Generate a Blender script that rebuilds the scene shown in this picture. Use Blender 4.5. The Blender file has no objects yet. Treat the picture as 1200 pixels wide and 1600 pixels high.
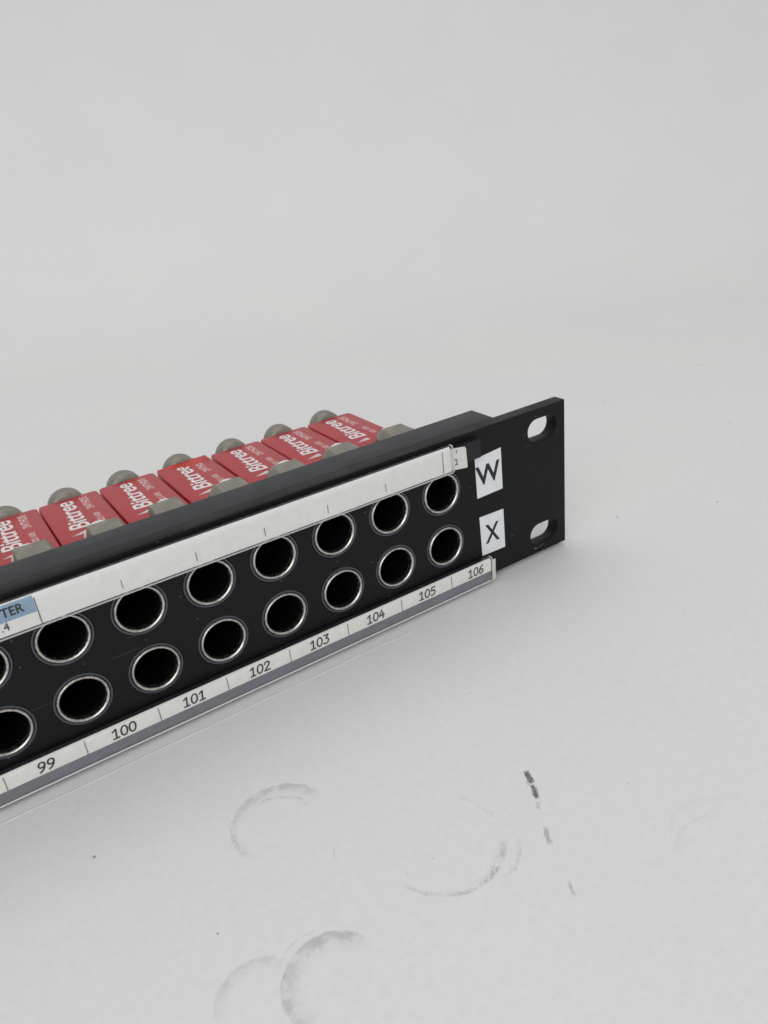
import bpy, bmesh, math, random
from mathutils import Matrix, Vector

rnd = random.Random(7)
S = 0.001                      # everything below is written in millimetres
PI = math.pi
scene = bpy.context.scene
col = scene.collection

# ------------------------------------------------------------------ camera
cam_d = bpy.data.cameras.new("camera")
cam = bpy.data.objects.new("camera", cam_d)
col.objects.link(cam)
right = Vector((0.83327276, -0.54274277, -0.10529383))
down = Vector((-0.31770658, -0.31421728, -0.89461166))
fwd = Vector((0.45245887, 0.77890808, -0.43426165))
m = Matrix((right, -down, -fwd)).transposed().to_4x4()
m.translation = Vector((-148.361, -150.644, 114.969)) * S
cam.matrix_world = m
cam_d.sensor_fit = 'HORIZONTAL'
cam_d.sensor_width = 36
cam_d.lens = 36 * 1230.45 / 1200
cam_d.clip_start = 0.005
cam_d.clip_end = 50
cam_d.dof.use_dof = True
cam_d.dof.focus_distance = 0.192
cam_d.dof.aperture_fstop = 60
scene.camera = cam

# ------------------------------------------------------------------ light
world = bpy.data.worlds.new("World")
scene.world = world
world.use_nodes = True
bg = world.node_tree.nodes["Background"]
bg.inputs[0].default_value = (0.96, 0.965, 1.0, 1)
bg.inputs[1].default_value = 0.53


def area(name, loc, target, sx, sy, power, colour):
    d = bpy.data.lights.new(name, 'AREA')
    d.shape = 'RECTANGLE'
    d.size, d.size_y = sx, sy
    d.energy = power
    d.color = colour
    o = bpy.data.objects.new(name, d)
    o.location = loc
    o.rotation_euler = (Vector(target) - Vector(loc)).to_track_quat('-Z', 'Y').to_euler()
    col.objects.link(o)
    return o


area("ceiling_light", (0.06, 0.50, 1.45), (0.06, 0.40, 0), 1.5, 1.1, 6.2, (1.0, 0.985, 0.955))
area("front_light", (-0.70, -0.75, 0.62), (0.10, 0.45, 0.35), 1.3, 0.9, 7.6, (0.97, 0.985, 1.0))  # soft frontal lamp, added to brighten and even out the backdrop

scene.view_settings.view_transform = 'Standard'
scene.view_settings.look = 'None'
scene.view_settings.exposure = -0.06
scene.view_settings.gamma = 1.0
scene.cycles.max_bounces = 10
scene.cycles.transparent_max_bounces = 16


# ------------------------------------------------------------------ helpers
def tag(o, label=None, cat=None, group=None, kind=None):
    for k, v in (('label', label), ('category', cat), ('group', group), ('kind', kind)):
        if v:
            o[k] = v
    return o


def mesh_from_bm(name, bm, mat=None, smooth=False, angle=35):
    bmesh.ops.recalc_face_normals(bm, faces=bm.faces)
    bmesh.ops.scale(bm, vec=(S, S, S), verts=bm.verts)
    me = bpy.data.meshes.new(name)
    if smooth:
        for f in bm.faces:
            f.smooth = True
        lim = math.radians(angle)
        for e in bm.edges:
            if len(e.link_faces) == 2 and e.calc_face_angle(0) > lim:
                e.smooth = False
    bm.to_mesh(me)
    bm.free()
    if mat:
        me.materials.append(mat)
    return me


def link(name, me, parent=None, loc=(0, 0, 0), rot=(0, 0, 0)):
    o = bpy.data.objects.new(name, me)
    o.location = Vector(loc) * S
    o.rotation_euler = rot
    col.objects.link(o)
    if parent:
        o.parent = parent
    return o


def bm_box(x0, x1, y0, y1, z0, z1, bevel=0.0, seg=2, bm=None):
    own = bm or bmesh.new()
    r = bmesh.ops.create_cube(own, size=1)
    vs = r['verts']
    for v in vs:
        v.co = Vector(((x0 + x1) / 2 + v.co.x * (x1 - x0), (y0 + y1) / 2 + v.co.y * (y1 - y0),
                       (z0 + z1) / 2 + v.co.z * (z1 - z0)))
    if bevel:
        es = list({e for v in vs for e in v.link_edges})
        bmesh.ops.bevel(own, geom=es, offset=bevel, segments=seg, affect='EDGES', profile=0.6)
    return own


def bm_lathe(prof, seg=48, closed=True):
    """prof: list of (radius, y); revolved about the Y axis."""
    bm = bmesh.new()
    rings = []
    for r, y in prof:
        if r < 1e-6:
            rings.append([bm.verts.new((0, y, 0))])
        else:
            rings.append([bm.verts.new((r * math.cos(2 * PI * k / seg), y, r * math.sin(2 * PI * k / seg))) for k in range(seg)])
    n = len(rings)
    for i in range(n if closed else n - 1):
        a, b = rings[i], rings[(i + 1) % n]
        if len(a) == 1 and len(b) == 1:
            continue
        for k in range(seg):
            k2 = (k + 1) % seg
            if len(a) == 1:
                bm.faces.new((a[0], b[k], b[k2]))
            elif len(b) == 1:
                bm.faces.new((a[k], a[k2], b[0]))
            else:
                bm.faces.new((a[k], a[k2], b[k2], b[k]))
    return bm


def bm_prism_x(prof, x0, x1, nx=1, wob=None):
    """closed (y,z) profile extruded along X, optionally with a small wobble."""
    bm = bmesh.new()
    rows = []
    for i in range(nx + 1):
        x = x0 + (x1 - x0) * i / nx
        dy, dz = wob(x) if wob else (0, 0)
        rows.append([bm.verts.new((x, y + dy, z + dz)) for y, z in prof])
    n = len(prof)
    for i in range(nx):
        for k in range(n):
            k2 = (k + 1) % n
            bm.faces.new((rows[i][k], rows[i][k2], rows[i + 1][k2], rows[i + 1][k]))
    bm.faces.new(rows[0])
    bm.faces.new(rows[-1])
    return bm


def ribbon(line, th):
    """turn an open (y,z) polyline into a closed profile of thickness th (to its left)."""
    out = []
    n = len(line)
    for i, (y, z) in enumerate(line):
        a = line[max(i - 1, 0)]
        b = line[min(i + 1, n - 1)]
        dy, dz = b[0] - a[0], b[1] - a[1]
        L = math.hypot(dy, dz)
        out.append((y - dz / L * th, z + dy / L * th))
    return list(line) + out[::-1]


def bm_prism_y(prof, y0, y1, bevel=0):
    """closed (x,z) profile extruded along Y."""
    bm = bmesh.new()
    a = [bm.verts.new((x, y0, z)) for x, z in prof]
    b = [bm.verts.new((x, y1, z)) for x, z in prof]
    n = len(prof)
    for k in range(n):
        bm.faces.new((a[k], a[(k + 1) % n], b[(k + 1) % n], b[k]))
    bm.faces.new(a)
    bm.faces.new(b)
    if bevel:
        bmesh.ops.bevel(bm, geom=list(bm.edges), offset=bevel, segments=2, affect='EDGES', profile=0.6)
    return bm


def curve_plate(name, loops, th, bevel, mat):
    """2D filled outline (x,z) with holes, th thick in +Y from 0, real bevels; returns mesh."""
    cu = bpy.data.curves.new(name, 'CURVE')
    cu.dimensions = '2D'
    cu.fill_mode = 'BOTH'
    for lp in loops:
        sp = cu.splines.new('POLY')
        sp.points.add(len(lp) - 1)
        for p, (x, z) in zip(sp.points, lp):
            p.co = (x * S, z * S, 0, 1)
        sp.use_cyclic_u = True
    cu.extrude = (th / 2 - bevel) * S
    cu.bevel_depth = bevel * S
    cu.bevel_resolution = 1
    cu.offset = -bevel * S
    tmp = bpy.data.objects.new(name, cu)
    me = bpy.data.meshes.new_from_object(tmp)
    bpy.data.objects.remove(tmp)
    bpy.data.curves.remove(cu)
    # local (x,y,z) -> world (x, th/2 - z, y)
    me.transform(Matrix(((1, 0, 0, 0), (0, 0, -1, th / 2 * S), (0, 1, 0, 0), (0, 0, 0, 1))))
    me.materials.clear()
    me.materials.append(mat)
    return me


def text_mesh(body, size, mat, offset=0.0, shear=0.0, align='CENTER', extrude=0.012, sx=1.0, space=1.0):
    cu = bpy.data.curves.new('text', 'FONT')
    cu.body = body
    cu.size = size * S
    cu.offset = offset * S
    cu.shear = shear
    cu.space_character = space
    cu.align_x = align
    cu.align_y = 'CENTER'
    cu.extrude = extrude * S
    cu.resolution_u = 6
    tmp = bpy.data.objects.new('text', cu)
    me = bpy.data.meshes.new_from_object(tmp)
    bpy.data.objects.remove(tmp)
    bpy.data.curves.remove(cu)
    # centre vertically on the glyph box
    zs = [v.co.y for v in me.vertices]
    c = (min(zs) + max(zs)) / 2
    me.transform(Matrix.Diagonal((sx, 1, 1, 1)) @ Matrix.Translation((0, -c, 0)))
    me.materials.clear()
    me.materials.append(mat)
    return me


FACE = (PI / 2, 0, 0)          # text standing in the XZ plane facing -Y


# ------------------------------------------------------------------ materials
class N:
    def __init__(self, name):
        self.m = bpy.data.materials.new(name)
        self.m.use_nodes = True
        self.t = self.m.node_tree
        self.n = self.t.nodes
        self.p = self.n["Principled BSDF"]
        self.out = self.n["Material Output"]
        self.co = self.n.new("ShaderNodeTexCoord").outputs['Object']

    def add(self, typ, **kw):
        x = self.n.new(typ)
        for k, v in kw.items():
            setattr(x, k, v)
        return x

    def put(self, sock, v):
        if isinstance(v, bpy.types.NodeSocket):
            self.t.links.new(v, sock)
        else:
            sock.default_value = v

    def math(self, op, a, b=0.0, c=0.0, clamp=False):
        x = self.add("ShaderNodeMath", operation=op, use_clamp=clamp)
        self.put(x.inputs[0], a)
        self.put(x.inputs[1], b)
        self.put(x.inputs[2], c)
        return x.outputs[0]

    def noise(self, scale_mm, detail=4, rough=0.55, vec=None, stretch=None):
        """scale_mm: feature size in millimetres"""
        v = vec or self.co
        if stretch:
            mp = self.add("ShaderNodeMapping")
            self.t.links.new(v, mp.inputs[0])
            mp.inputs['Scale'].default_value = stretch
            v = mp.outputs[0]
        x = self.add("ShaderNodeTexNoise")
        self.t.links.new(v, x.inputs['Vector'])
        x.inputs['Scale'].default_value = 1000 / scale_mm
        x.inputs['Detail'].default_value = detail
        x.inputs['Roughness'].default_value = rough
        return x.outputs['Fac']

    def ramp(self, fac, a, b, ca=(0, 0, 0, 1), cb=(1, 1, 1, 1)):
        x = self.add("ShaderNodeValToRGB")
        x.color_ramp.elements[0].position = a
        x.color_ramp.elements[1].position = b
        x.color_ramp.elements[0].color = ca
        x.color_ramp.elements[1].color = cb
        self.t.links.new(fac, x.inputs[0])
        return x.outputs[0]

    def smooth(self, v, a, b, ta=0.0, tb=1.0):
        x = self.add("ShaderNodeMapRange", interpolation_type='SMOOTHSTEP')
        self.put(x.inputs['Value'], v)
        x.inputs['From Min'].default_value = a
        x.inputs['From Max'].default_value = b
        x.inputs['To Min'].default_value = ta
        x.inputs['To Max'].default_value = tb
        return x.outputs[0]

    def mix(self, fac, a, b):
        x = self.add("ShaderNodeMix", data_type='RGBA')
        self.put(x.inputs['Factor'], fac)
        self.put(x.inputs['A'] if False else x.inputs[6], a)
        self.put(x.inputs[7], b)
        return x.outputs[2]

    def bump(self, h, dist_mm, strength=1.0, normal=None):
        x = self.add("ShaderNodeBump")
        self.t.links.new(h, x.inputs['Height'])
        x.inputs['Distance'].default_value = dist_mm * S
        x.inputs['Strength'].default_value = strength
        if normal:
            self.t.links.new(normal, x.inputs['Normal'])
        self.t.links.new(x.outputs[0], self.p.inputs['Normal'])
        return x.outputs[0]

    def specks(self, cell_mm, size, keep=0.5, seed=0.0):
        """sparse dust dots; 1 inside a dot"""
        mp = self.add("ShaderNodeMapping")
        self.t.links.new(self.co, mp.inputs[0])
        mp.inputs['Location'].default_value = (seed, seed * .7, seed * .3)
        v = self.add("ShaderNodeTexVoronoi", voronoi_dimensions='3D')
        self.t.links.new(mp.outputs[0], v.inputs['Vector'])
        v.inputs['Scale'].default_value = 1000 / cell_mm
        sep = self.add("ShaderNodeSeparateColor")
        self.t.links.new(v.outputs['Color'], sep.inputs[0])
        d = self.math('MULTIPLY', sep.outputs[1], size)
        inside = self.math('LESS_THAN', v.outputs['Distance'], d)
        k = self.math('LESS_THAN', sep.outputs[0], keep)
        return self.math('MULTIPLY', inside, k)


def rgb(r, g, b):
    return (r, g, b, 1)


def simple(name, c, rough, metal=0.0, spec=0.5, grain=None, coat=0.0):
    n = N(name)
    n.p.inputs['Base Color'].default_value = rgb(*c)
    n.p.inputs['Roughness'].default_value = rough
    n.p.inputs['Metallic'].default_value = metal
    n.p.inputs['Specular IOR Level'].default_value = spec
    n.p.inputs['Coat Weight'].default_value = coat
    if grain:
        n.bump(n.noise(grain[0], 3), grain[1])
    return n


def mat_black(name, base, rough, gr=0.35, dust=True):
    n = N(name)
    g = n.noise(0.5, 5, 0.7)
    big = n.noise(9, 4, 0.6)
    c = n.mix(g, rgb(base * .8, base * .84, base * .95), rgb(base * 1.2, base * 1.26, base * 1.4))
    sm = n.smooth(big, .5, .75)
    c = n.mix(n.math('MULTIPLY', sm, .35), c, rgb(base * 2.0, base * 2.0, base * 1.95))
    if dust:
        d = n.specks(1.9, 0.085, .45)
        d2 = n.specks(0.8, 0.07, .16, 0.013)
        c = n.mix(n.math('MULTIPLY', n.math('MAXIMUM', d, d2), .42), c, rgb(.30, .29, .27))
        scr = n.noise(1.2, 2, .5, stretch=(.07, 1, 1))
        s2 = n.smooth(scr, .70, .74)
        c = n.mix(n.math('MULTIPLY', s2, .10), c, rgb(.2, .2, .2))
    n.put(n.p.inputs['Base Color'], c)
    n.put(n.p.inputs['Roughness'], n.smooth(big, .3, .7, rough - .06, rough + .06))
    n.p.inputs['Specular IOR Level'].default_value = .22
    n.bump(n.noise(gr, 4, .7), 0.02, .6)
    return n.m


M_black = mat_black('black_anodised_metal', 0.005, .52)
M_bar = mat_black('black_bar_metal', 0.028, .46, gr=.25)
M_channel = simple('black_channel_plastic', (.009, .010, .013), .34, spec=.3).m
M_void = simple('black_socket_lining', (.0015, .0015, .0018), .75, spec=.1).m
M_insul = simple('grey_insulator_plastic', (.050, .056, .066), .45, grain=(.4, .01)).m
M_pin = simple('dull_contact_metal', (.05, .045, .03), .4, metal=1).m

n = N('worn_nickel')
g = n.noise(0.7, 5, .7)
c = n.mix(n.smooth(g, .3, .7), rgb(.42, .40, .36), rgb(.76, .73, .66))
n.put(n.p.inputs['Base Color'], c)
n.p.inputs['Metallic'].default_value = 1
n.put(n.p.inputs['Roughness'], n.smooth(g, .3, .7, .22, .42))
n.bump(n.noise(.9, 2, .5), .02, .5)
M_nickel = n.m

n = N('dull_zinc')
g = n.noise(0.6, 5, .75)
g2 = n.noise(3.5, 3, .6)
c = n.mix(g, rgb(.13, .125, .10), rgb(.34, .325, .28))
c = n.mix(n.math('MULTIPLY', n.smooth(g2, .45, .7), .5), c, rgb(.36, .33, .27))
n.put(n.p.inputs['Base Color'], c)
n.p.inputs['Metallic'].default_value = .55
n.put(n.p.inputs['Roughness'], n.smooth(g, .3, .7, .42, .6))
n.bump(n.noise(.3, 4, .75), .03, .8)
M_zinc = n.m

n = N('red_shell_plastic')
g = n.noise(.5, 5, .7)
g2 = n.noise(6, 4, .65)
c = n.mix(g, rgb(.36, .030, .034), rgb(.45, .046, .050))
c = n.mix(n.math('MULTIPLY', n.smooth(g2, .42, .72), .45), c, rgb(.37, .068, .070))
c = n.mix(n.math('MULTIPLY', n.specks(1.6, .10, .3), .35), c, rgb(.16, .02, .02))
n.put(n.p.inputs['Base Color'], c)
n.p.inputs['Roughness'].default_value = .38
n.p.inputs['Specular IOR Level'].default_value = .35
n.bump(n.noise(.45, 4, .65), .02, .7)
M_red = n.m

n = N('torn_red_plastic')
g = n.noise(1.0, 5, .7)
c = n.mix(n.smooth(g, .35, .65), rgb(.36, .010, .008), rgb(.62, .035, .018))
n.put(n.p.inputs['Base Color'], c)
n.p.inputs['Roughness'].default_value = .22
n.bump(n.noise(.9, 4, .7), .25, 1.0)
M_torn = n.m

M_print = simple('white_print', (.72, .70, .69), .5, grain=(.3, .01)).m
n = N('faded_white_print')
g = n.noise(.35, 4, .7)
n.put(n.p.inputs['Base Color'], n.mix(n.smooth(g, .40, .62), rgb(.74, .58, .57), rgb(.60, .32, .31)))
M_faint = n.m
M_ink = simple('black_ink', (.010, .010, .012), .5).m
M_greyink = simple('faded_grey_ink', (.16, .16, .16), .6).m
M_tick = simple('thin_grey_ink', (.07, .07, .075), .55).m


def mat_paper(name, a, b, cell=2.2):
    n = N(name)
    g = n.noise(cell, 5, .65)
    g2 = n.noise(.35, 3, .7)
    c = n.mix(n.smooth(g, .35, .7), rgb(*a), rgb(*b))
    c = n.mix(n.math('MULTIPLY', n.smooth(g2, .58, .72), .18), c, rgb(b[0] * .6, b[1] * .6, b[2] * .6))
    n.put(n.p.inputs['Base Color'], c)
    n.p.inputs['Roughness'].default_value = .55
    n.bump(g, .06, .22)
    return n.m


M_label = mat_paper('label_paper', (.83, .82, .79), (.78, .77, .74))
M_label_low = mat_paper('label_paper_creamy', (.86, .85, .80), (.80, .79, .735), 1.6)
M_tab = mat_paper('aged_label_paper', (.62, .61, .55), (.70, .69, .64), 1.3)
M_sticker = mat_paper('sticker_paper', (.74, .76, .77), (.69, .71, .72), 3)
M_band = mat_paper('grey_printed_band', (.19, .19, .218), (.165, .165, .19), 1.5)
M_blue = mat_paper('blue_printed_band', (.27, .39, .52), (.23, .34, .48), 1.5)


def mat_clear(name, amt, tint, gloss_rough):
    n = N(name)
    n.n.remove(n.p)
    tr = n.add("ShaderNodeBsdfTransparent")
    tr.inputs[0].default_value = rgb(*tint)
    gl = n.add("ShaderNodeBsdfGlossy")
    gl.inputs['Roughness'].default_value = gloss_rough
    gl.inputs['Color'].default_value = (1, 1, 1, 1)
    df = n.add("ShaderNodeBsdfDiffuse")
    df.inputs[0].default_value = (.8, .8, .78, 1)
    ly = n.add("ShaderNodeLayerWeight")
    ly.inputs[0].default_value = .5
    lf = n.math('MULTIPLY_ADD', n.math('POWER', ly.outputs['Facing'], 4.0), .5, .018)
    nz = n.noise(1.3, 4, .6)
    b = n.add("ShaderNodeBump")
    n.t.links.new(nz, b.inputs['Height'])
    b.inputs['Distance'].default_value = .02 * S
    n.t.links.new(b.outputs[0], gl.inputs['Normal'])
    m1 = n.add("ShaderNodeMixShader")
    m1.inputs[0].default_value = amt
    n.t.links.new(tr.outputs[0], m1.inputs[1])
    n.t.links.new(df.outputs[0], m1.inputs[2])
    m2 = n.add("ShaderNodeMixShader")
    n.t.links.new(lf, m2.inputs[0])
    n.t.links.new(m1.outputs[0], m2.inputs[1])
    n.t.links.new(gl.outputs[0], m2.inputs[2])
    n.t.links.new(m2.outputs[0], n.out.inputs[0])
    return n.m


M_clear = mat_clear('clear_plastic', .008, (.97, .97, .97), .12)
M_edge = mat_clear('cut_plastic_edge', .42, (.95, .95, .93), .25)
M_lip = mat_clear('whitened_plastic_lip', .80, (.95, .95, .93), .3)  # clear lip whitened in colour so its edge shows as a bright line

# ---- table paper with its coin rubbings, ink marks and dust
n = N('white_table_paper')
sep = n.add("ShaderNodeSeparateXYZ")
n.t.links.new(n.co, sep.inputs[0])
X = n.math('MULTIPLY_ADD', sep.outputs[0], 1000, -.3)
Y = n.math('MULTIPLY_ADD', sep.outputs[1], 1000, -.5)
warpx = n.noise(2.5, 3, .6)
wx = n.math('MULTIPLY', n.math('SUBTRACT', warpx, .5), 1.1)
gr = n.noise(.45, 4, .75)
bl = n.noise(2.0, 4, .65)
grit = n.smooth(gr, .42, .62)


def arc(cx, cy, r, w_in, w_out, mid_deg, half_deg, gain, fine=True):
    dx = n.math('SUBTRACT', n.math('ADD', X, wx), cx)
    dy = n.math('SUBTRACT', n.math('ADD', Y, wx), cy)
    d = n.math('SQRT', n.math('ADD', n.math('MULTIPLY', dx, dx), n.math('MULTIPLY', dy, dy)))
    e = n.math('SUBTRACT', d, r)
    inner = n.smooth(e, -w_in, -w_in * .15)
    outer = n.smooth(e, 0.0, w_out, 1.0, 0.0)
    a = math.radians(mid_deg)
    proj = n.math('DIVIDE', n.math('ADD', n.math('MULTIPLY', dx, math.cos(a)), n.math('MULTIPLY', dy, math.sin(a))), n.math('MAXIMUM', d, .01))
    h = math.radians(half_deg)
    win = n.smooth(proj, math.cos(h), math.cos(h * .45))
    v = n.math('MULTIPLY', n.math('MULTIPLY', inner, outer), win)
    v = n.math('MULTIPLY', v, n.smooth(bl, .36, .60, .25, 1.0))
    if fine:
        v = n.math('MULTIPLY', v, n.math('MULTIPLY_ADD', grit, .8, .2))
    return n.math('MULTIPLY', v, gain * .80)


def stroke(x0, y0, x1, y1, w, gain, soft=.35, breakup=True):
    L = math.hypot(x1 - x0, y1 - y0)
    ux, uy = (x1 - x0) / L, (y1 - y0) / L
    dx = n.math('SUBTRACT', n.math('MULTIPLY_ADD', wx, .35, X), x0)
    dy = n.math('SUBTRACT', n.math('MULTIPLY_ADD', wx, .2, Y), y0)
    t = n.math('ADD', n.math('MULTIPLY', dx, ux), n.math('MULTIPLY', dy, uy))
    s = n.math('ABSOLUTE', n.math('SUBTRACT', n.math('MULTIPLY', dx, uy), n.math('MULTIPLY', dy, ux)))
    a = n.smooth(t, 0, soft)
    b = n.smooth(t, L - soft, L, 1, 0)
    s = n.math('MULTIPLY_ADD', n.math('SUBTRACT', bl, .5), w * 3.2, s)
    s = n.math('MULTIPLY_ADD', n.math('SUBTRACT', gr, .5), w * 1.5, s)
    c_ = n.smooth(s, w * .55, w, 1, 0)
    v = n.math('MULTIPLY', n.math('MULTIPLY', a, b), c_)
    if breakup:
        v = n.math('MULTIPLY', v, n.smooth(gr, .3, .55, .3, 1))
    return n.math('MULTIPLY', v, gain)


marks = [
    arc(-115.8, -41.5, 9.3, 1.6, .5, 160, 60, .42),
    arc(-115.8, -41.5, 9.3, 2.8, .5, 75, 72, .36, False),
    arc(-117.2, -42.7, 8.0, 1.0, .2, 55, 50, .55),
    arc(-94.2, -64.8, 11.1, 1.7, .6, -68, 36, .66),
    arc(-94.2, -64.8, 11.3, 1.0, .3, -112, 62, .60),
    arc(-92.6, -66.4, 11.6, 1.2, .4, -55, 28, .34),
    arc(-94.2, -64.8, 10.8, .8, .5, 22, 34, .24),
    arc(-123.0, -75.6, 8.3, 3.6, .4, 135, 95, .34, False),
    arc(-123.0, -75.6, 8.3, 3.6, .3, 65, 48, .42, False),
    arc(-123.0, -75.6, 8.4, .9, .3, 120, 90, .40, False),
    arc(-123.4, -75.0, 9.4, .4, .2, 98, 22, .35),
    arc(-133.8, -71.0, 6.8, 2.4, .4, 100, 85, .24, False),
    arc(-57.7, -97.8, 9.2, 1.0, .3, 95, 50, .22),
    arc(-55.0, -96.0, 10.6, 1.4, .3, 80, 60, .13),
    stroke(-71.2, -61.0, -72.5, -64.6, .62, .95, .5),
    stroke(-72.7, -64.4, -74.4, -68.1, .62, .97, .7),
    stroke(-72.3, -63.3, -73.9, -67.0, 1.0, .30),
    stroke(-74.6, -68.4, -76.0, -70.0, .5, .25),
    stroke(-77.5, -73.2, -80.1, -77.5, .50, .45, 1.6),
    stroke(-82.4, -84.0, -84.1, -87.2, .36, .40, 1.3),
    stroke(-110.6, -53.3, -111.9, -55.8, .16, .25),
]
tot = marks[0]
for q in marks[1:]:
    tot = n.math('MAXIMUM', tot, q)
dust = n.specks(5.0, .040, .6)
dust2 = n.specks(2.6, .055, .22, .017)
dust3 = n.specks(13.0, .045, .5, .031)
dd = n.math('MAXIMUM', n.math('MULTIPLY', dust, .45), n.math('MAXIMUM', n.math('MULTIPLY', dust2, .30), n.math('MULTIPLY', dust3, .60)))
near = n.smooth(Y, 60.0, 160.0, 1.0, 0.0)
tot = n.math('MAXIMUM', tot, n.math('MULTIPLY', dd, near), clamp=True)
huge = n.noise(120, 2, .5)
mid = n.noise(60, 2, .45)
base = n.mix(n.smooth(huge, .38, .62), rgb(.735, .735, .715), rgb(.745, .730, .730))
base = n.mix(n.math('MULTIPLY', n.smooth(mid, .3, .7), .35), base, rgb(.70, .70, .685))
pap0 = n.noise(1.6, 6, .85)
base = n.mix(n.math('MULTIPLY', n.smooth(pap0, .40, .66), .5), base, rgb(.66, .66, .65))
base = n.mix(tot, base, rgb(.085, .083, .078))
n.put(n.p.inputs['Base Color'], base)
n.p.inputs['Roughness'].default_value = .62
n.p.inputs['Specular IOR Level'].default_value = .35
fib = n.noise(.9, 5, .7)
n.bump(fib, .05, .55)
M_table = n.m

# ------------------------------------------------------------------ setting
ZG = -1.3
dirv = Vector((.50, .866))
perp = Vector((.866, -.50))
o0 = Vector((-100, 30))
bm = bmesh.new()
prof = []
for i in range(21):
    prof.append((-700 + 50 * i, 0.0))                 # flat to 300 mm behind the panel
R_ = 260
for i in range(1, 19):
    a = math.radians(5 * i * .93)
    prof.append((300 + R_ * math.sin(a), R_ * (1 - math.cos(a))))
px_, pz_ = prof[-1]
tx, tz = math.cos(math.radians(83.7)), math.sin(math.radians(83.7))
for i in range(1, 8):
    prof.append((px_ + tx * 60 * i, pz_ + tz * 60 * i))
rows = []
NX = 24
for s_, z_ in prof:
    row = []
    for k in range(NX + 1):
        u = -900 + 1800 * k / NX
        p = o0 + dirv * s_ + perp * u
        row.append(bm.verts.new((p.x, p.y, ZG + z_)))
    rows.append(row)
for i in range(len(rows) - 1):
    for k in range(NX):
        bm.faces.new((rows[i][k], rows[i + 1][k], rows[i + 1][k + 1], rows[i][k + 1]))
me = mesh_from_bm('table_paper', bm, M_table, smooth=True, angle=80)
me.flip_normals()
table = link('table_paper', me)
tag(table, kind='structure')

# paper ridge that draws a pale line just in front of the panel
bm = bmesh.new()
pts = []
for i in range(61):
    x = -300 + 262 * i / 60
    y = -5.95 - max(0, (x + 75)) * .020 + .10 * math.sin(x * .23) + .06 * math.sin(x * .71 + 1)
    h = .09 + .03 * math.sin(x * .35)
    h *= min(1, (-38 - x) / 30 + .02)
    pts.append((x, y, h))
rr = []
for x, y, h in pts:
    rr.append([bm.verts.new((x, y - .42, ZG + .004)), bm.verts.new((x, y - .12, ZG + .004 + h * .8)), bm.verts.new((x, y, ZG + .004 + h)),
               bm.verts.new((x, y + .14, ZG + .004 + h * .6)), bm.verts.new((x, y + .40, ZG + .004))])
for i in range(60):
    for k in range(4):
        bm.faces.new((rr[i][k], rr[i + 1][k], rr[i + 1][k + 1], rr[i][k + 1]))
ridge = link('paper_ridge', mesh_from_bm('paper_ridge', bm, M_table, smooth=True, angle=80), table)

# letters of a coin rim, printed back to front in one rubbing
M_ghost = simple('ghost_rubbing', (.69, .69, .675), .7).m
for ch, ang, rad in (('G', 47, 6.75), ('E', 67, 6.75), ('N', 90, 6.6)):
    a = math.radians(ang)
    me_ = text_mesh(ch, 2.2, M_ghost, offset=.03, extrude=.002)
    me_.transform(Matrix.Diagonal((-1, 1, 1, 1)))
    me_.flip_normals()
    link('rubbed_letter', me_, table, (-123.0 + rad * math.cos(a), -75.6 + rad * math.sin(a), ZG + .006), (0, 0, a - PI / 2))

# ------------------------------------------------------------------ patch panel
PITCH = 15.875
X0 = -43.31
ZU, ZL = 30.15, 14.64
H = 43.83
NC = 14
W19 = 482.6
panel = bpy.data.objects.new('patch_panel', None)
col.objects.link(panel)
tag(panel, 'black rack patch panel with two jack rows, red modules and numbered strips', 'patch panel')


def circle(cx, cz, r, n_=56):
    return [(cx + r * math.cos(2 * PI * k / n_), cz + r * math.sin(2 * PI * k / n_)) for k in range(n_)]


def slot(cx, cz, L, h):
    r = h / 2
    a = L / 2 - r
    out = []
    for k in range(17):
        t = -PI / 2 + PI * k / 16
        out.append((cx + a + r * math.cos(t), cz + r * math.sin(t)))
    for k in range(17):
        t = PI / 2 + PI * k / 16
        out.append((cx - a + r * math.cos(t), cz + r * math.sin(t)))
    return out


loops = [[(-W19, 0), (0, 0), (0, H), (-W19, H)]]
for z in (5.95, 37.7):
    loops.append(slot(-8.3, z, 10.4, 6.5))
    loops.append(slot(-W19 + 8.15, z, 11.4, 6.6))
for i in range(NC):
    for z in (ZU, ZL):
        loops.append(circle(X0 - i * PITCH, z, 6.12))
link('faceplate', curve_plate('faceplate', loops, 4.0, .18, M_black), panel)

# worn bright chip under the lower slot
bm = bmesh.new()
for poly in ([(-12.3, 1.95), (-11.9, 1.65), (-11.4, 1.55), (-11.2, 1.75), (-11.7, 1.78), (-12.2, 2.05)],
             [(-10.9, 1.72), (-9.0, 2.25), (-9.0, 2.29), (-10.9, 1.79)]):
    f = bm.faces.new([bm.verts.new((x, 0, z)) for x, z in poly])
ex = bmesh.ops.extrude_face_region(bm, geom=list(bm.faces))
bmesh.ops.translate(bm, verts=[v for v in ex['geom'] if isinstance(v, bmesh.types.BMVert)], vec=(0, -.03, 0))
link('bare_metal_chip', mesh_from_bm('bare_metal_chip', bm, M_nickel), panel)

# rear bars, top and bottom
XB1 = -21.9
for z0, z1 in ((H - 5.5, H), (-1.3, 5.5)):
    bm = bm_box(-W19 + 21.9, XB1, 4.02, 13.1, z0, z1, .35)
    link('rear_bar', mesh_from_bm('rear_bar', bm, M_bar, smooth=True), panel)

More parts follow.
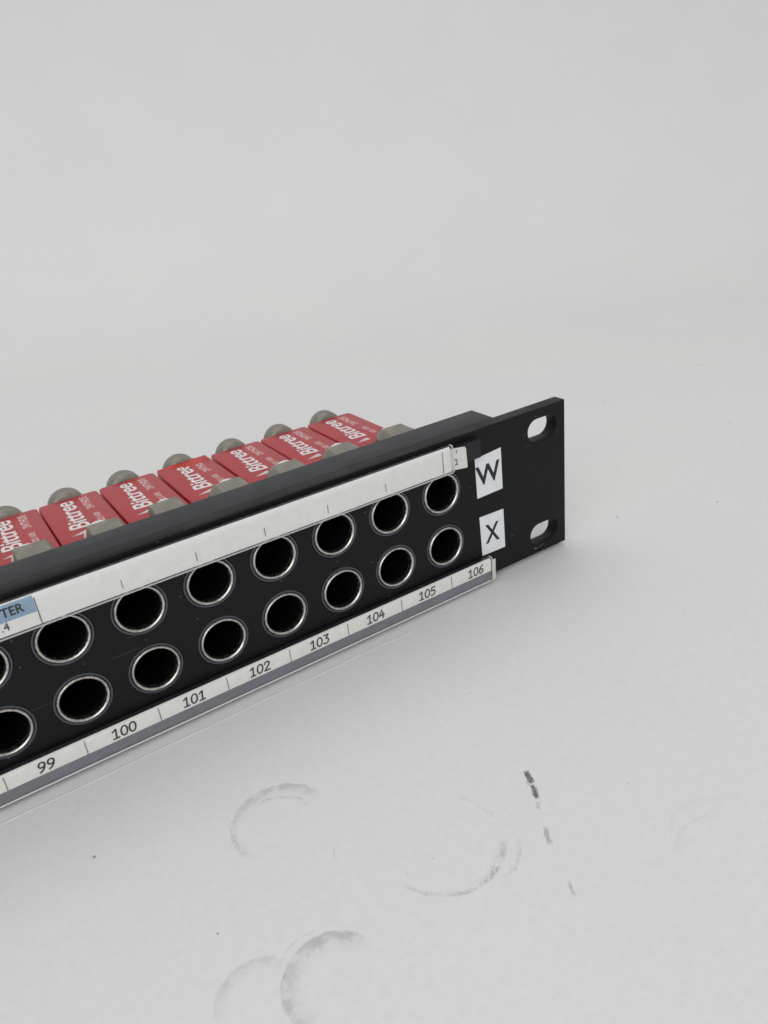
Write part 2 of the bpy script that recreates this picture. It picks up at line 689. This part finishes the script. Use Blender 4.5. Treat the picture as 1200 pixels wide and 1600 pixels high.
# ---- jack sockets
# metal tube with a rounded lip
rim = [(5.46, 3.0), (5.46, .10), (5.40, -.16), (5.24, -.32), (5.05, -.34), (4.86, -.22), (4.74, .05), (4.70, .45), (4.80, 1.0), (4.85, 3.0)]
me_rim = mesh_from_bm('rim', bm_lathe(rim, 64), M_nickel, smooth=True)
ins = [(6.10, .04), (6.02, -.08), (5.68, -.06), (5.58, .10), (5.56, 3.5), (6.10, 3.5)]
me_ins = mesh_from_bm('insulator_ring', bm_lathe(ins, 64), M_insul, smooth=True, angle=50)
lin = [(4.84, 1.25), (4.70, 1.25), (4.70, 13.6)]
me_lin = mesh_from_bm('socket_lining', bm_lathe(lin + [(0, 13.6)], 48, closed=False), M_void, smooth=True)
gap = [(5.30, 1.4), (5.48, 1.4)]
me_gap = mesh_from_bm('gap', bm_lathe([(5.27, 1.2), (5.52, 1.2), (5.52, 1.6), (5.27, 1.6)], 48), M_void)
me_pin = mesh_from_bm('contact_pin', bm_lathe([(0, 8), (.35, 8.3), (.5, 9.2), (.5, 13.5), (0, 13.5)], 16, closed=False), M_pin, smooth=True)
for i in range(NC):
    for z in (ZU, ZL):
        c = (X0 - i * PITCH + rnd.uniform(-.08, .08), 0, z + rnd.uniform(-.08, .08))
        r = link('jack_socket', me_rim, panel, c, (0, rnd.uniform(0, 6), 0))
        r.location.y += rnd.uniform(-.06, .08) * S
        link('insulator_ring', me_ins, r)
        link('socket_lining', me_lin, r)
        link('contact_pin', me_pin, r)

# ---- red jack modules
YB0, YB1 = 14.0, 58.3
ZT = 36.6
bm = bm_box(-PITCH / 2 + .28, PITCH / 2 - .28, YB0, YB1, 6.8, ZT, 0)
ve = [e for e in bm.edges if abs(e.verts[0].co.z - e.verts[1].co.z) > 5 and e.verts[0].co.y > 50]
bmesh.ops.bevel(bm, geom=ve, offset=1.3, segments=5, affect='EDGES', profile=.5)
te = [e for e in bm.edges if e.verts[0].co.z > 30 and e.verts[1].co.z > 30]
bmesh.ops.bevel(bm, geom=te, offset=.38, segments=3, affect='EDGES', profile=.5)
me_shell = mesh_from_bm('jack_module', bm, M_red, smooth=True)


def lug(ch, side):
    zt = 42.2
    p = [(-2.75, zt), (3.75, zt), (4.05, zt - .25), (4.9, zt - 1.6), (5.1, 35), (-3.6 - side, 35), (-2.75 - ch - side * .5, zt - 1.3 - ch * .6), (-3.0, zt - .12)]
    return mesh_from_bm('zinc_block', bm_prism_y(p, 13.6, 23.3, .10), M_zinc, smooth=True, angle=25)


me_lug = [lug(.55, .1), lug(1.5, 1.0)]
me_washer = mesh_from_bm('white_washer', bm_lathe([(0, 23.4), (3.5, 23.4), (3.65, 23.6), (3.65, 24.5), (3.5, 24.7), (0, 24.7)], 40, closed=False), M_print, smooth=True)
bnc = [(0, 57.7), (3.6, 57.7), (4.15, 57.85), (4.55, 58.2), (4.78, 58.7), (4.86, 59.3), (4.86, 61.6), (4.7, 62.1), (4.3, 62.4), (3.2, 62.5), (3.2, 64.2), (0, 64.2)]
me_bnc = mesh_from_bm('rear_connector', bm_lathe(bnc, 48, closed=False), M_zinc, smooth=True)

logo = text_mesh('Bittree', 5.7, M_print, offset=.09, shear=.12, align='LEFT', sx=1.0, space=1.0)
lw_ = max(v.co.x for v in logo.vertices) - min(v.co.x for v in logo.vertices)
logo.transform(Matrix.Diagonal((.0198 / lw_, 1.17, 1, 1)))
# wedge beside the logo
bm = bmesh.new()
for poly in ([(-4.1, -.1), (-.9, 3.3), (-1.3, .9)], [(-4.1, -1.0), (-1.5, 2.3), (-1.9, .0)]):
    pass
me_wedge = None


def wedge_mesh():
    b = bmesh.new()
    # local x = along reading direction (+Y in the world), local y = towards letter tops
    for poly in ([(-2.75, 2.15), (-1.25, -1.9), (-2.05, -2.1)], [(-2.95, 2.15), (-2.30, -2.1), (-3.05, -2.2)]):
        f = b.faces.new([b.verts.new((x, y, 0)) for x, y in poly])
    ex_ = bmesh.ops.extrude_face_region(b, geom=list(b.faces))
    bmesh.ops.translate(b, verts=[v for v in ex_['geom'] if isinstance(v, bmesh.types.BMVert)], vec=(0, 0, .02))
    return mesh_from_bm('printed_wedge', b, M_print)


me_wedge = wedge_mesh()
small1 = text_mesh('2WTHD/S', 2.75, M_faint, offset=.05, align='LEFT', sx=.80, space=.94)
small2 = text_mesh('0221 AXR', 2.1, M_faint, offset=.04, align='LEFT', sx=.80, space=.94)
TROT = (0, 0, PI / 2)
for i in range(NC):
    cx = X0 - i * PITCH
    x1 = -rnd.uniform(-.06, .06)
    mo = link('jack_module', me_shell, panel, (cx + x1, rnd.uniform(-.25, .25), rnd.uniform(-.12, .08)), (0, 0, rnd.uniform(-.004, .004)))
    v = 1 if i in (0, 1, 2, 3) else 0
    lg = link('zinc_block', me_lug[v], mo, (rnd.uniform(-.2, .2), rnd.uniform(-.3, .3), 0), (0, rnd.uniform(-.02, .02), 0))
    link('white_washer', me_washer, mo, (.3, 0, 38.4))
    link('rear_connector', me_bnc, mo, (-.25, 0, 33.7))
    link('printed_logo', logo, mo, (-1.75, 35.6, ZT + .02), TROT)
    link('printed_wedge', me_wedge, mo, (-2.5, 35.6, ZT + .02), TROT)
    link('printed_line', small1, mo, (3.35, 46.6, ZT + .02), TROT)
    link('printed_line', small2, mo, (3.55, 36.3, ZT + .02), TROT)
    if i == 3:
        mo['label'] = 'red module with its rear top edge torn and glossy'
        b = bmesh.new()
        rr_ = random.Random(3)
        NXq, NYq = 30, 8
        grid = []
        for a in range(NXq + 1):
            rw = []
            for k in range(NYq + 1):
                fx = a / NXq
                x = -7.2 + 14.3 * fx
                depth = (.25 + 4.3 * min(1, fx * 1.6) * (1 - .35 * max(0, fx - .6) / .4)) + rr_.uniform(-.25, .25) * (fx > .1)
                y = 58.15 - depth * (1 - k / NYq) + (rr_.uniform(-.3, .2) if k == NYq else 0)
                z = ZT + .03 + rr_.uniform(0, .16) + .35 * (k / NYq) * (fx > .25) - (0.0 if k else .02)
                if k == 0:
                    z = ZT + .01
                rw.append(b.verts.new((x, y, z)))
            grid.append(rw)
        for a in range(NXq):
            for k in range(NYq):
                b.faces.new((grid[a][k], grid[a + 1][k], grid[a + 1][k + 1], grid[a][k + 1]))
        ex_ = bmesh.ops.extrude_face_region(b, geom=list(b.faces))
        bmesh.ops.translate(b, verts=[q_ for q_ in ex_['geom'] if isinstance(q_, bmesh.types.BMVert)], vec=(0, 0, -.35))
        link('torn_edge', mesh_from_bm('torn_edge', b, M_torn, smooth=True, angle=60), mo)

# ---- designation strips
XL = -330.0
# upper: black channel
chan_u = [(0, 37.0), (-1.95, 37.0), (-2.02, 37.1), (-2.02, 41.95), (-1.9, 42.05), (-1.45, 42.05), (-1.40, 41.5), (-1.05, 41.5), (-1.0, 42.1), (-.35, 42.1), (-.3, 41.9), (0, 41.9)]
link('strip_channel', mesh_from_bm('strip_channel', bm_prism_x(chan_u, XL, -31.45), M_channel, smooth=True), panel)
chan_l = [(0, .25), (-1.95, .1), (-2.02, .2), (-2.02, 5.9), (-1.9, 6.0), (-1.45, 6.0), (-1.40, 5.6), (-1.05, 5.6), (-1.0, 6.9), (-.5, 6.95), (-.4, 6.6), (0, 6.6)]
link('strip_channel', mesh_from_bm('strip_channel', bm_prism_x(chan_l, XL, -31.45), M_channel, smooth=True), panel)


def wob_u(x):
    return (.03 * math.sin(x * .11) + .02 * math.sin(x * .37 + 1), .03 * math.sin(x * .05 + 2))


# paper strips
line_u = [(-2.20, 36.12), (-2.26, 36.2), (-2.28, 39), (-2.28, 41.5), (-2.24, 41.8), (-2.14, 42.1), (-1.98, 42.35), (-1.76, 42.52), (-1.5, 42.6)]
paper_u = link('label_strip', mesh_from_bm('label_strip', bm_prism_x(ribbon(line_u, -.10), XL, -41.0, 160, wob_u), M_label, smooth=True), panel)
paper_u['label'] = 'blank white paper strip above the jacks, one blue cell at the left'
line_l = [(-2.26, 2.80), (-2.28, 3.0), (-2.28, 5.9), (-2.22, 6.15), (-2.1, 6.38), (-1.9, 6.54), (-1.65, 6.6)]
paper_l = link('label_strip', mesh_from_bm('label_strip', bm_prism_x(ribbon(line_l, -.10), XL, -30.3, 160), M_label_low, smooth=True), panel)
paper_l['label'] = 'white paper strip numbered 99 to 106 under the jacks'
line_b = [(-2.22, .2), (-2.27, .35), (-2.27, 2.80)]
link('grey_band', mesh_from_bm('grey_band', bm_prism_x(ribbon(line_b, -.08), XL, -30.5), M_band), paper_l)

YP = -2.30
# pen-plotted numerals: strokes on a 1 x 1.5 grid
GL = {
    '0': [[(.5 + .42 * math.sin(t * PI / 12), .75 + .72 * math.cos(t * PI / 12)) for t in range(25)]],
    '1': [[(.12, 1.14), (.55, 1.46), (.55, .04)], [(.16, .04), (.92, .04)]],
    '2': [[(.10, 1.14), (.18, 1.36), (.42, 1.47), (.68, 1.42), (.84, 1.22), (.80, .98), (.60, .68), (.10, .05), (.92, .05)]],
    '3': [[(.14, 1.46), (.86, 1.46), (.46, .90), (.70, .86), (.86, .68), (.88, .40), (.74, .14), (.48, .02), (.22, .06), (.08, .20)]],
    '4': [[(.52, 1.47), (.06, .52), (.96, .52)], [(.70, .98), (.70, .02)]],
    '5': [[(.86, 1.46), (.24, 1.46), (.20, .86), (.50, .92), (.76, .82), (.88, .56), (.84, .28), (.66, .08), (.40, .02), (.12, .10)]],
    '6': [[(.80, 1.46), (.50, 1.32), (.24, .98), (.12, .52)] + [(.50 + .38 * math.cos(PI + t * PI / 8), .42 - .40 * math.sin(PI + t * PI / 8) * -1) for t in range(17)]],
    '9': [[(.20, .02), (.50, .18), (.76, .52), (.88, .98)] + [(.50 + .38 * math.cos(t * PI / 8), 1.06 + .40 * math.sin(t * PI / 8)) for t in range(17)]],
    '8': [[(.5 + .32 * math.sin(t * PI / 8), 1.12 + .34 * math.cos(t * PI / 8)) for t in range(17)], [(.5 + .40 * math.sin(t * PI / 8), .40 + .39 * math.cos(t * PI / 8)) for t in range(17)]],
}


def number_mesh(s_, hgt=2.45, pen=.19):
    b = bmesh.new()
    k_ = hgt / 1.5
    adv = 1.13 * k_
    x_ = -(len(s_) * adv - .13 * k_) / 2
    sh = .10
    lay = 0
    for chh in s_:
        for ln in GL[chh]:
            pts_ = [(x_ + (px + (py - .75) * sh) * k_, (py - .75) * k_) for px, py in ln]
            lay += 1
            zz = .004 * lay
            for (ax, ay), (bx, by) in zip(pts_, pts_[1:]):
                L = math.hypot(bx - ax, by - ay) or 1e-6
                nx_, ny_ = -(by - ay) / L * pen, (bx - ax) / L * pen
                q4 = [b.verts.new(v_) for v_ in ((ax + nx_, ay + ny_, zz), (ax - nx_, ay - ny_, zz), (bx - nx_, by - ny_, zz), (bx + nx_, by + ny_, zz))]
                b.faces.new(q4)
                zz += .0005
            for ax, ay in pts_:
                zz += .0005
                b.faces.new([b.verts.new((ax + pen * math.cos(t * PI / 4), ay + pen * math.sin(t * PI / 4), zz)) for t in range(8)])
        x_ += adv
    return mesh_from_bm('number', b, M_ink)


# ticks
for k in range(5):
    x = -60.9 - 16.05 * k
    b = bm_box(x - .07, x + .07, YP - .06, YP + .02, 37.25, 39.3)
    link('tick', mesh_from_bm('tick', b, M_tick), paper_u)
for x, w in ((-43.7, .07), (-141.3, .09)):
    b = bm_box(x - w, x + w, YP - .06, YP + .02, 36.3, 42.1)
    link('tick', mesh_from_bm('tick', b, M_tick), paper_u)
for k in range(9):
    x = -43.9 - 16.24 * k
    b = bm_box(x - .08, x + .08, YP - .03, YP + .02, 2.85, 6.30)
    link('tick', mesh_from_bm('tick', b, M_tick), paper_l)
    s_ = str(106 - k)
    if k < 8:
        o = link('number', number_mesh(s_), paper_l, (x + 8.15 + rnd.uniform(-.1, .1), YP - .03, 4.72), (PI / 2, rnd.uniform(-.015, .015), 0))
# blue cell
b = bm_prism_x(ribbon([(-2.31, 39.12), (-2.33, 41.5), (-2.29, 41.82), (-2.19, 42.14), (-2.03, 42.4), (-1.85, 42.52)], -.05), -157.4, -141.5)
for v_ in b.verts:
    v_.co.y += -.03
link('blue_band', mesh_from_bm('blue_band', b, M_blue, smooth=True), paper_u)
t_ = text_mesh('TER', 2.75, M_ink, offset=.05, align='RIGHT', sx=.86, space=1.0)
link('printed_word', t_, paper_u, (-143.55, YP - .12, 41.05), FACE)
t_ = text_mesh('.4', 2.5, M_ink, offset=.0, align='RIGHT', sx=.9)
link('printed_word', t_, paper_u, (-146.85, YP - .08, 38.15), FACE)

# paper tab sticking out of the upper strip
b = bmesh.new()
out_ = [(-41.4, 42.25), (-37.3, 41.75), (-36.75, 41.6), (-36.45, 41.1), (-36.30, 36.05), (-36.45, 35.85), (-41.4, 36.45)]
va = [b.verts.new((x, -2.30 - (x + 41.4) * .04, z)) for x, z in out_]
b.faces.new(va)
ex_ = bmesh.ops.extrude_face_region(b, geom=list(b.faces))
bmesh.ops.translate(b, verts=[q_ for q_ in ex_['geom'] if isinstance(q_, bmesh.types.BMVert)], vec=(0, .12, 0))
tab = link('paper_tab', mesh_from_bm('paper_tab', b, M_tab), panel)
tab['label'] = 'loose paper end with a faded 2'
link('faded_number', text_mesh('2', 2.3, M_greyink, offset=.07, shear=-.1, sx=.85), tab, (-39.6, -2.44, 38.35), (PI / 2, math.radians(4), 0))
link('faded_number', text_mesh('r', 2.0, M_greyink, offset=.03, shear=-.3, sx=.9), tab, (-39.2, -2.44, 41.0), (PI / 2, math.radians(4), 0))

# clear covers
cov_u = [(-1.25, 43.05), (-1.75, 43.15), (-2.25, 43.05), (-2.50, 42.75), (-2.55, 42.3), (-2.56, 36.1), (-2.45, 35.85), (-2.1, 35.78)]
link('strip_cover', mesh_from_bm('strip_cover', bm_prism_x(ribbon(cov_u, .16), XL, -40.8, 80), M_clear, smooth=True, angle=60), panel)
cov_l = [(-1.25, 7.0), (-1.75, 7.05), (-2.25, 6.95), (-2.50, 6.7), (-2.55, 6.3), (-2.56, .15), (-2.45, -.1), (-2.0, -.2)]
link('strip_cover', mesh_from_bm('strip_cover', bm_prism_x(ribbon(cov_l, .16), XL, -30.2, 80), M_clear, smooth=True, angle=60), panel)
# milky cut edges of the covers and lips whitened to draw a bright edge line
for (xe, prof_) in ((-40.8, cov_u), (-30.2, cov_l)):
    b = bm_prism_x(ribbon([(y - .02, z) for y, z in prof_], .22), xe, xe + .35)
    link('cover_end', mesh_from_bm('cover_end', b, M_edge, smooth=True), panel)
for zc in (35.86, -.06):
    b = bm_prism_x([(-2.62, zc - .12), (-2.66, zc), (-2.62, zc + .13), (-2.35, zc + .13), (-2.35, zc - .12)], XL, -30.6 if zc < 1 else -41.0)
    link('cover_lip', mesh_from_bm('cover_lip', b, M_lip if zc < 1 else M_edge, smooth=True), panel)
# crooked plastic tab at the end of the lower strip
b = bmesh.new()
L_ = [(-30.0, -2.75, 6.4), (-29.2, -2.55, 6.1), (-28.5, -2.2, 5.9)]
M_ = [(-30.1, -2.7, 3.2), (-29.4, -2.65, 3.1), (-28.75, -2.3, 3.0)]
B_ = [(-30.2, -2.7, -.3), (-29.4, -2.5, -.25), (-28.6, -2.2, .0)]
vv = [[b.verts.new(p) for p in r_] for r_ in (L_, M_, B_)]
for i in range(2):
    for k in range(2):
        b.faces.new((vv[i][k], vv[i][k + 1], vv[i + 1][k + 1], vv[i + 1][k]))
ex_ = bmesh.ops.extrude_face_region(b, geom=list(b.faces))
bmesh.ops.translate(b, verts=[q_ for q_ in ex_['geom'] if isinstance(q_, bmesh.types.BMVert)], vec=(0.05, .25, 0))
link('cover_end', mesh_from_bm('cover_end', b, M_tab, smooth=True, angle=50), panel)

# ---- W and X stickers
for (pts_, ch, tx_, tz_, sz, rot) in (
        ([(-32.05, 36.0), (-23.22, 36.72), (-23.15, 24.82), (-31.9, 24.62)], 'W', -27.75, 30.8, 7.6, -.02),
        ([(-31.6, 18.9), (-23.25, 18.65), (-23.15, 6.8), (-31.3, 7.0)], 'X', -27.4, 12.95, 8.1, .02)):
    b = bmesh.new()
    b.faces.new([b.verts.new((x, 0, z)) for x, z in pts_])
    ex_ = bmesh.ops.extrude_face_region(b, geom=list(b.faces))
    bmesh.ops.translate(b, verts=[q_ for q_ in ex_['geom'] if isinstance(q_, bmesh.types.BMVert)], vec=(0, -.09, 0))
    st = link('sticker', mesh_from_bm('sticker', b, M_sticker), panel)
    st['label'] = 'white paper sticker lettered ' + ch
    link('letter', text_mesh(ch, sz, M_ink, offset=.17 if ch == 'W' else .12, sx=.98 if ch == 'W' else .80, shear=-.03), st, (tx_, -.11, tz_), (PI / 2, rot, 0))
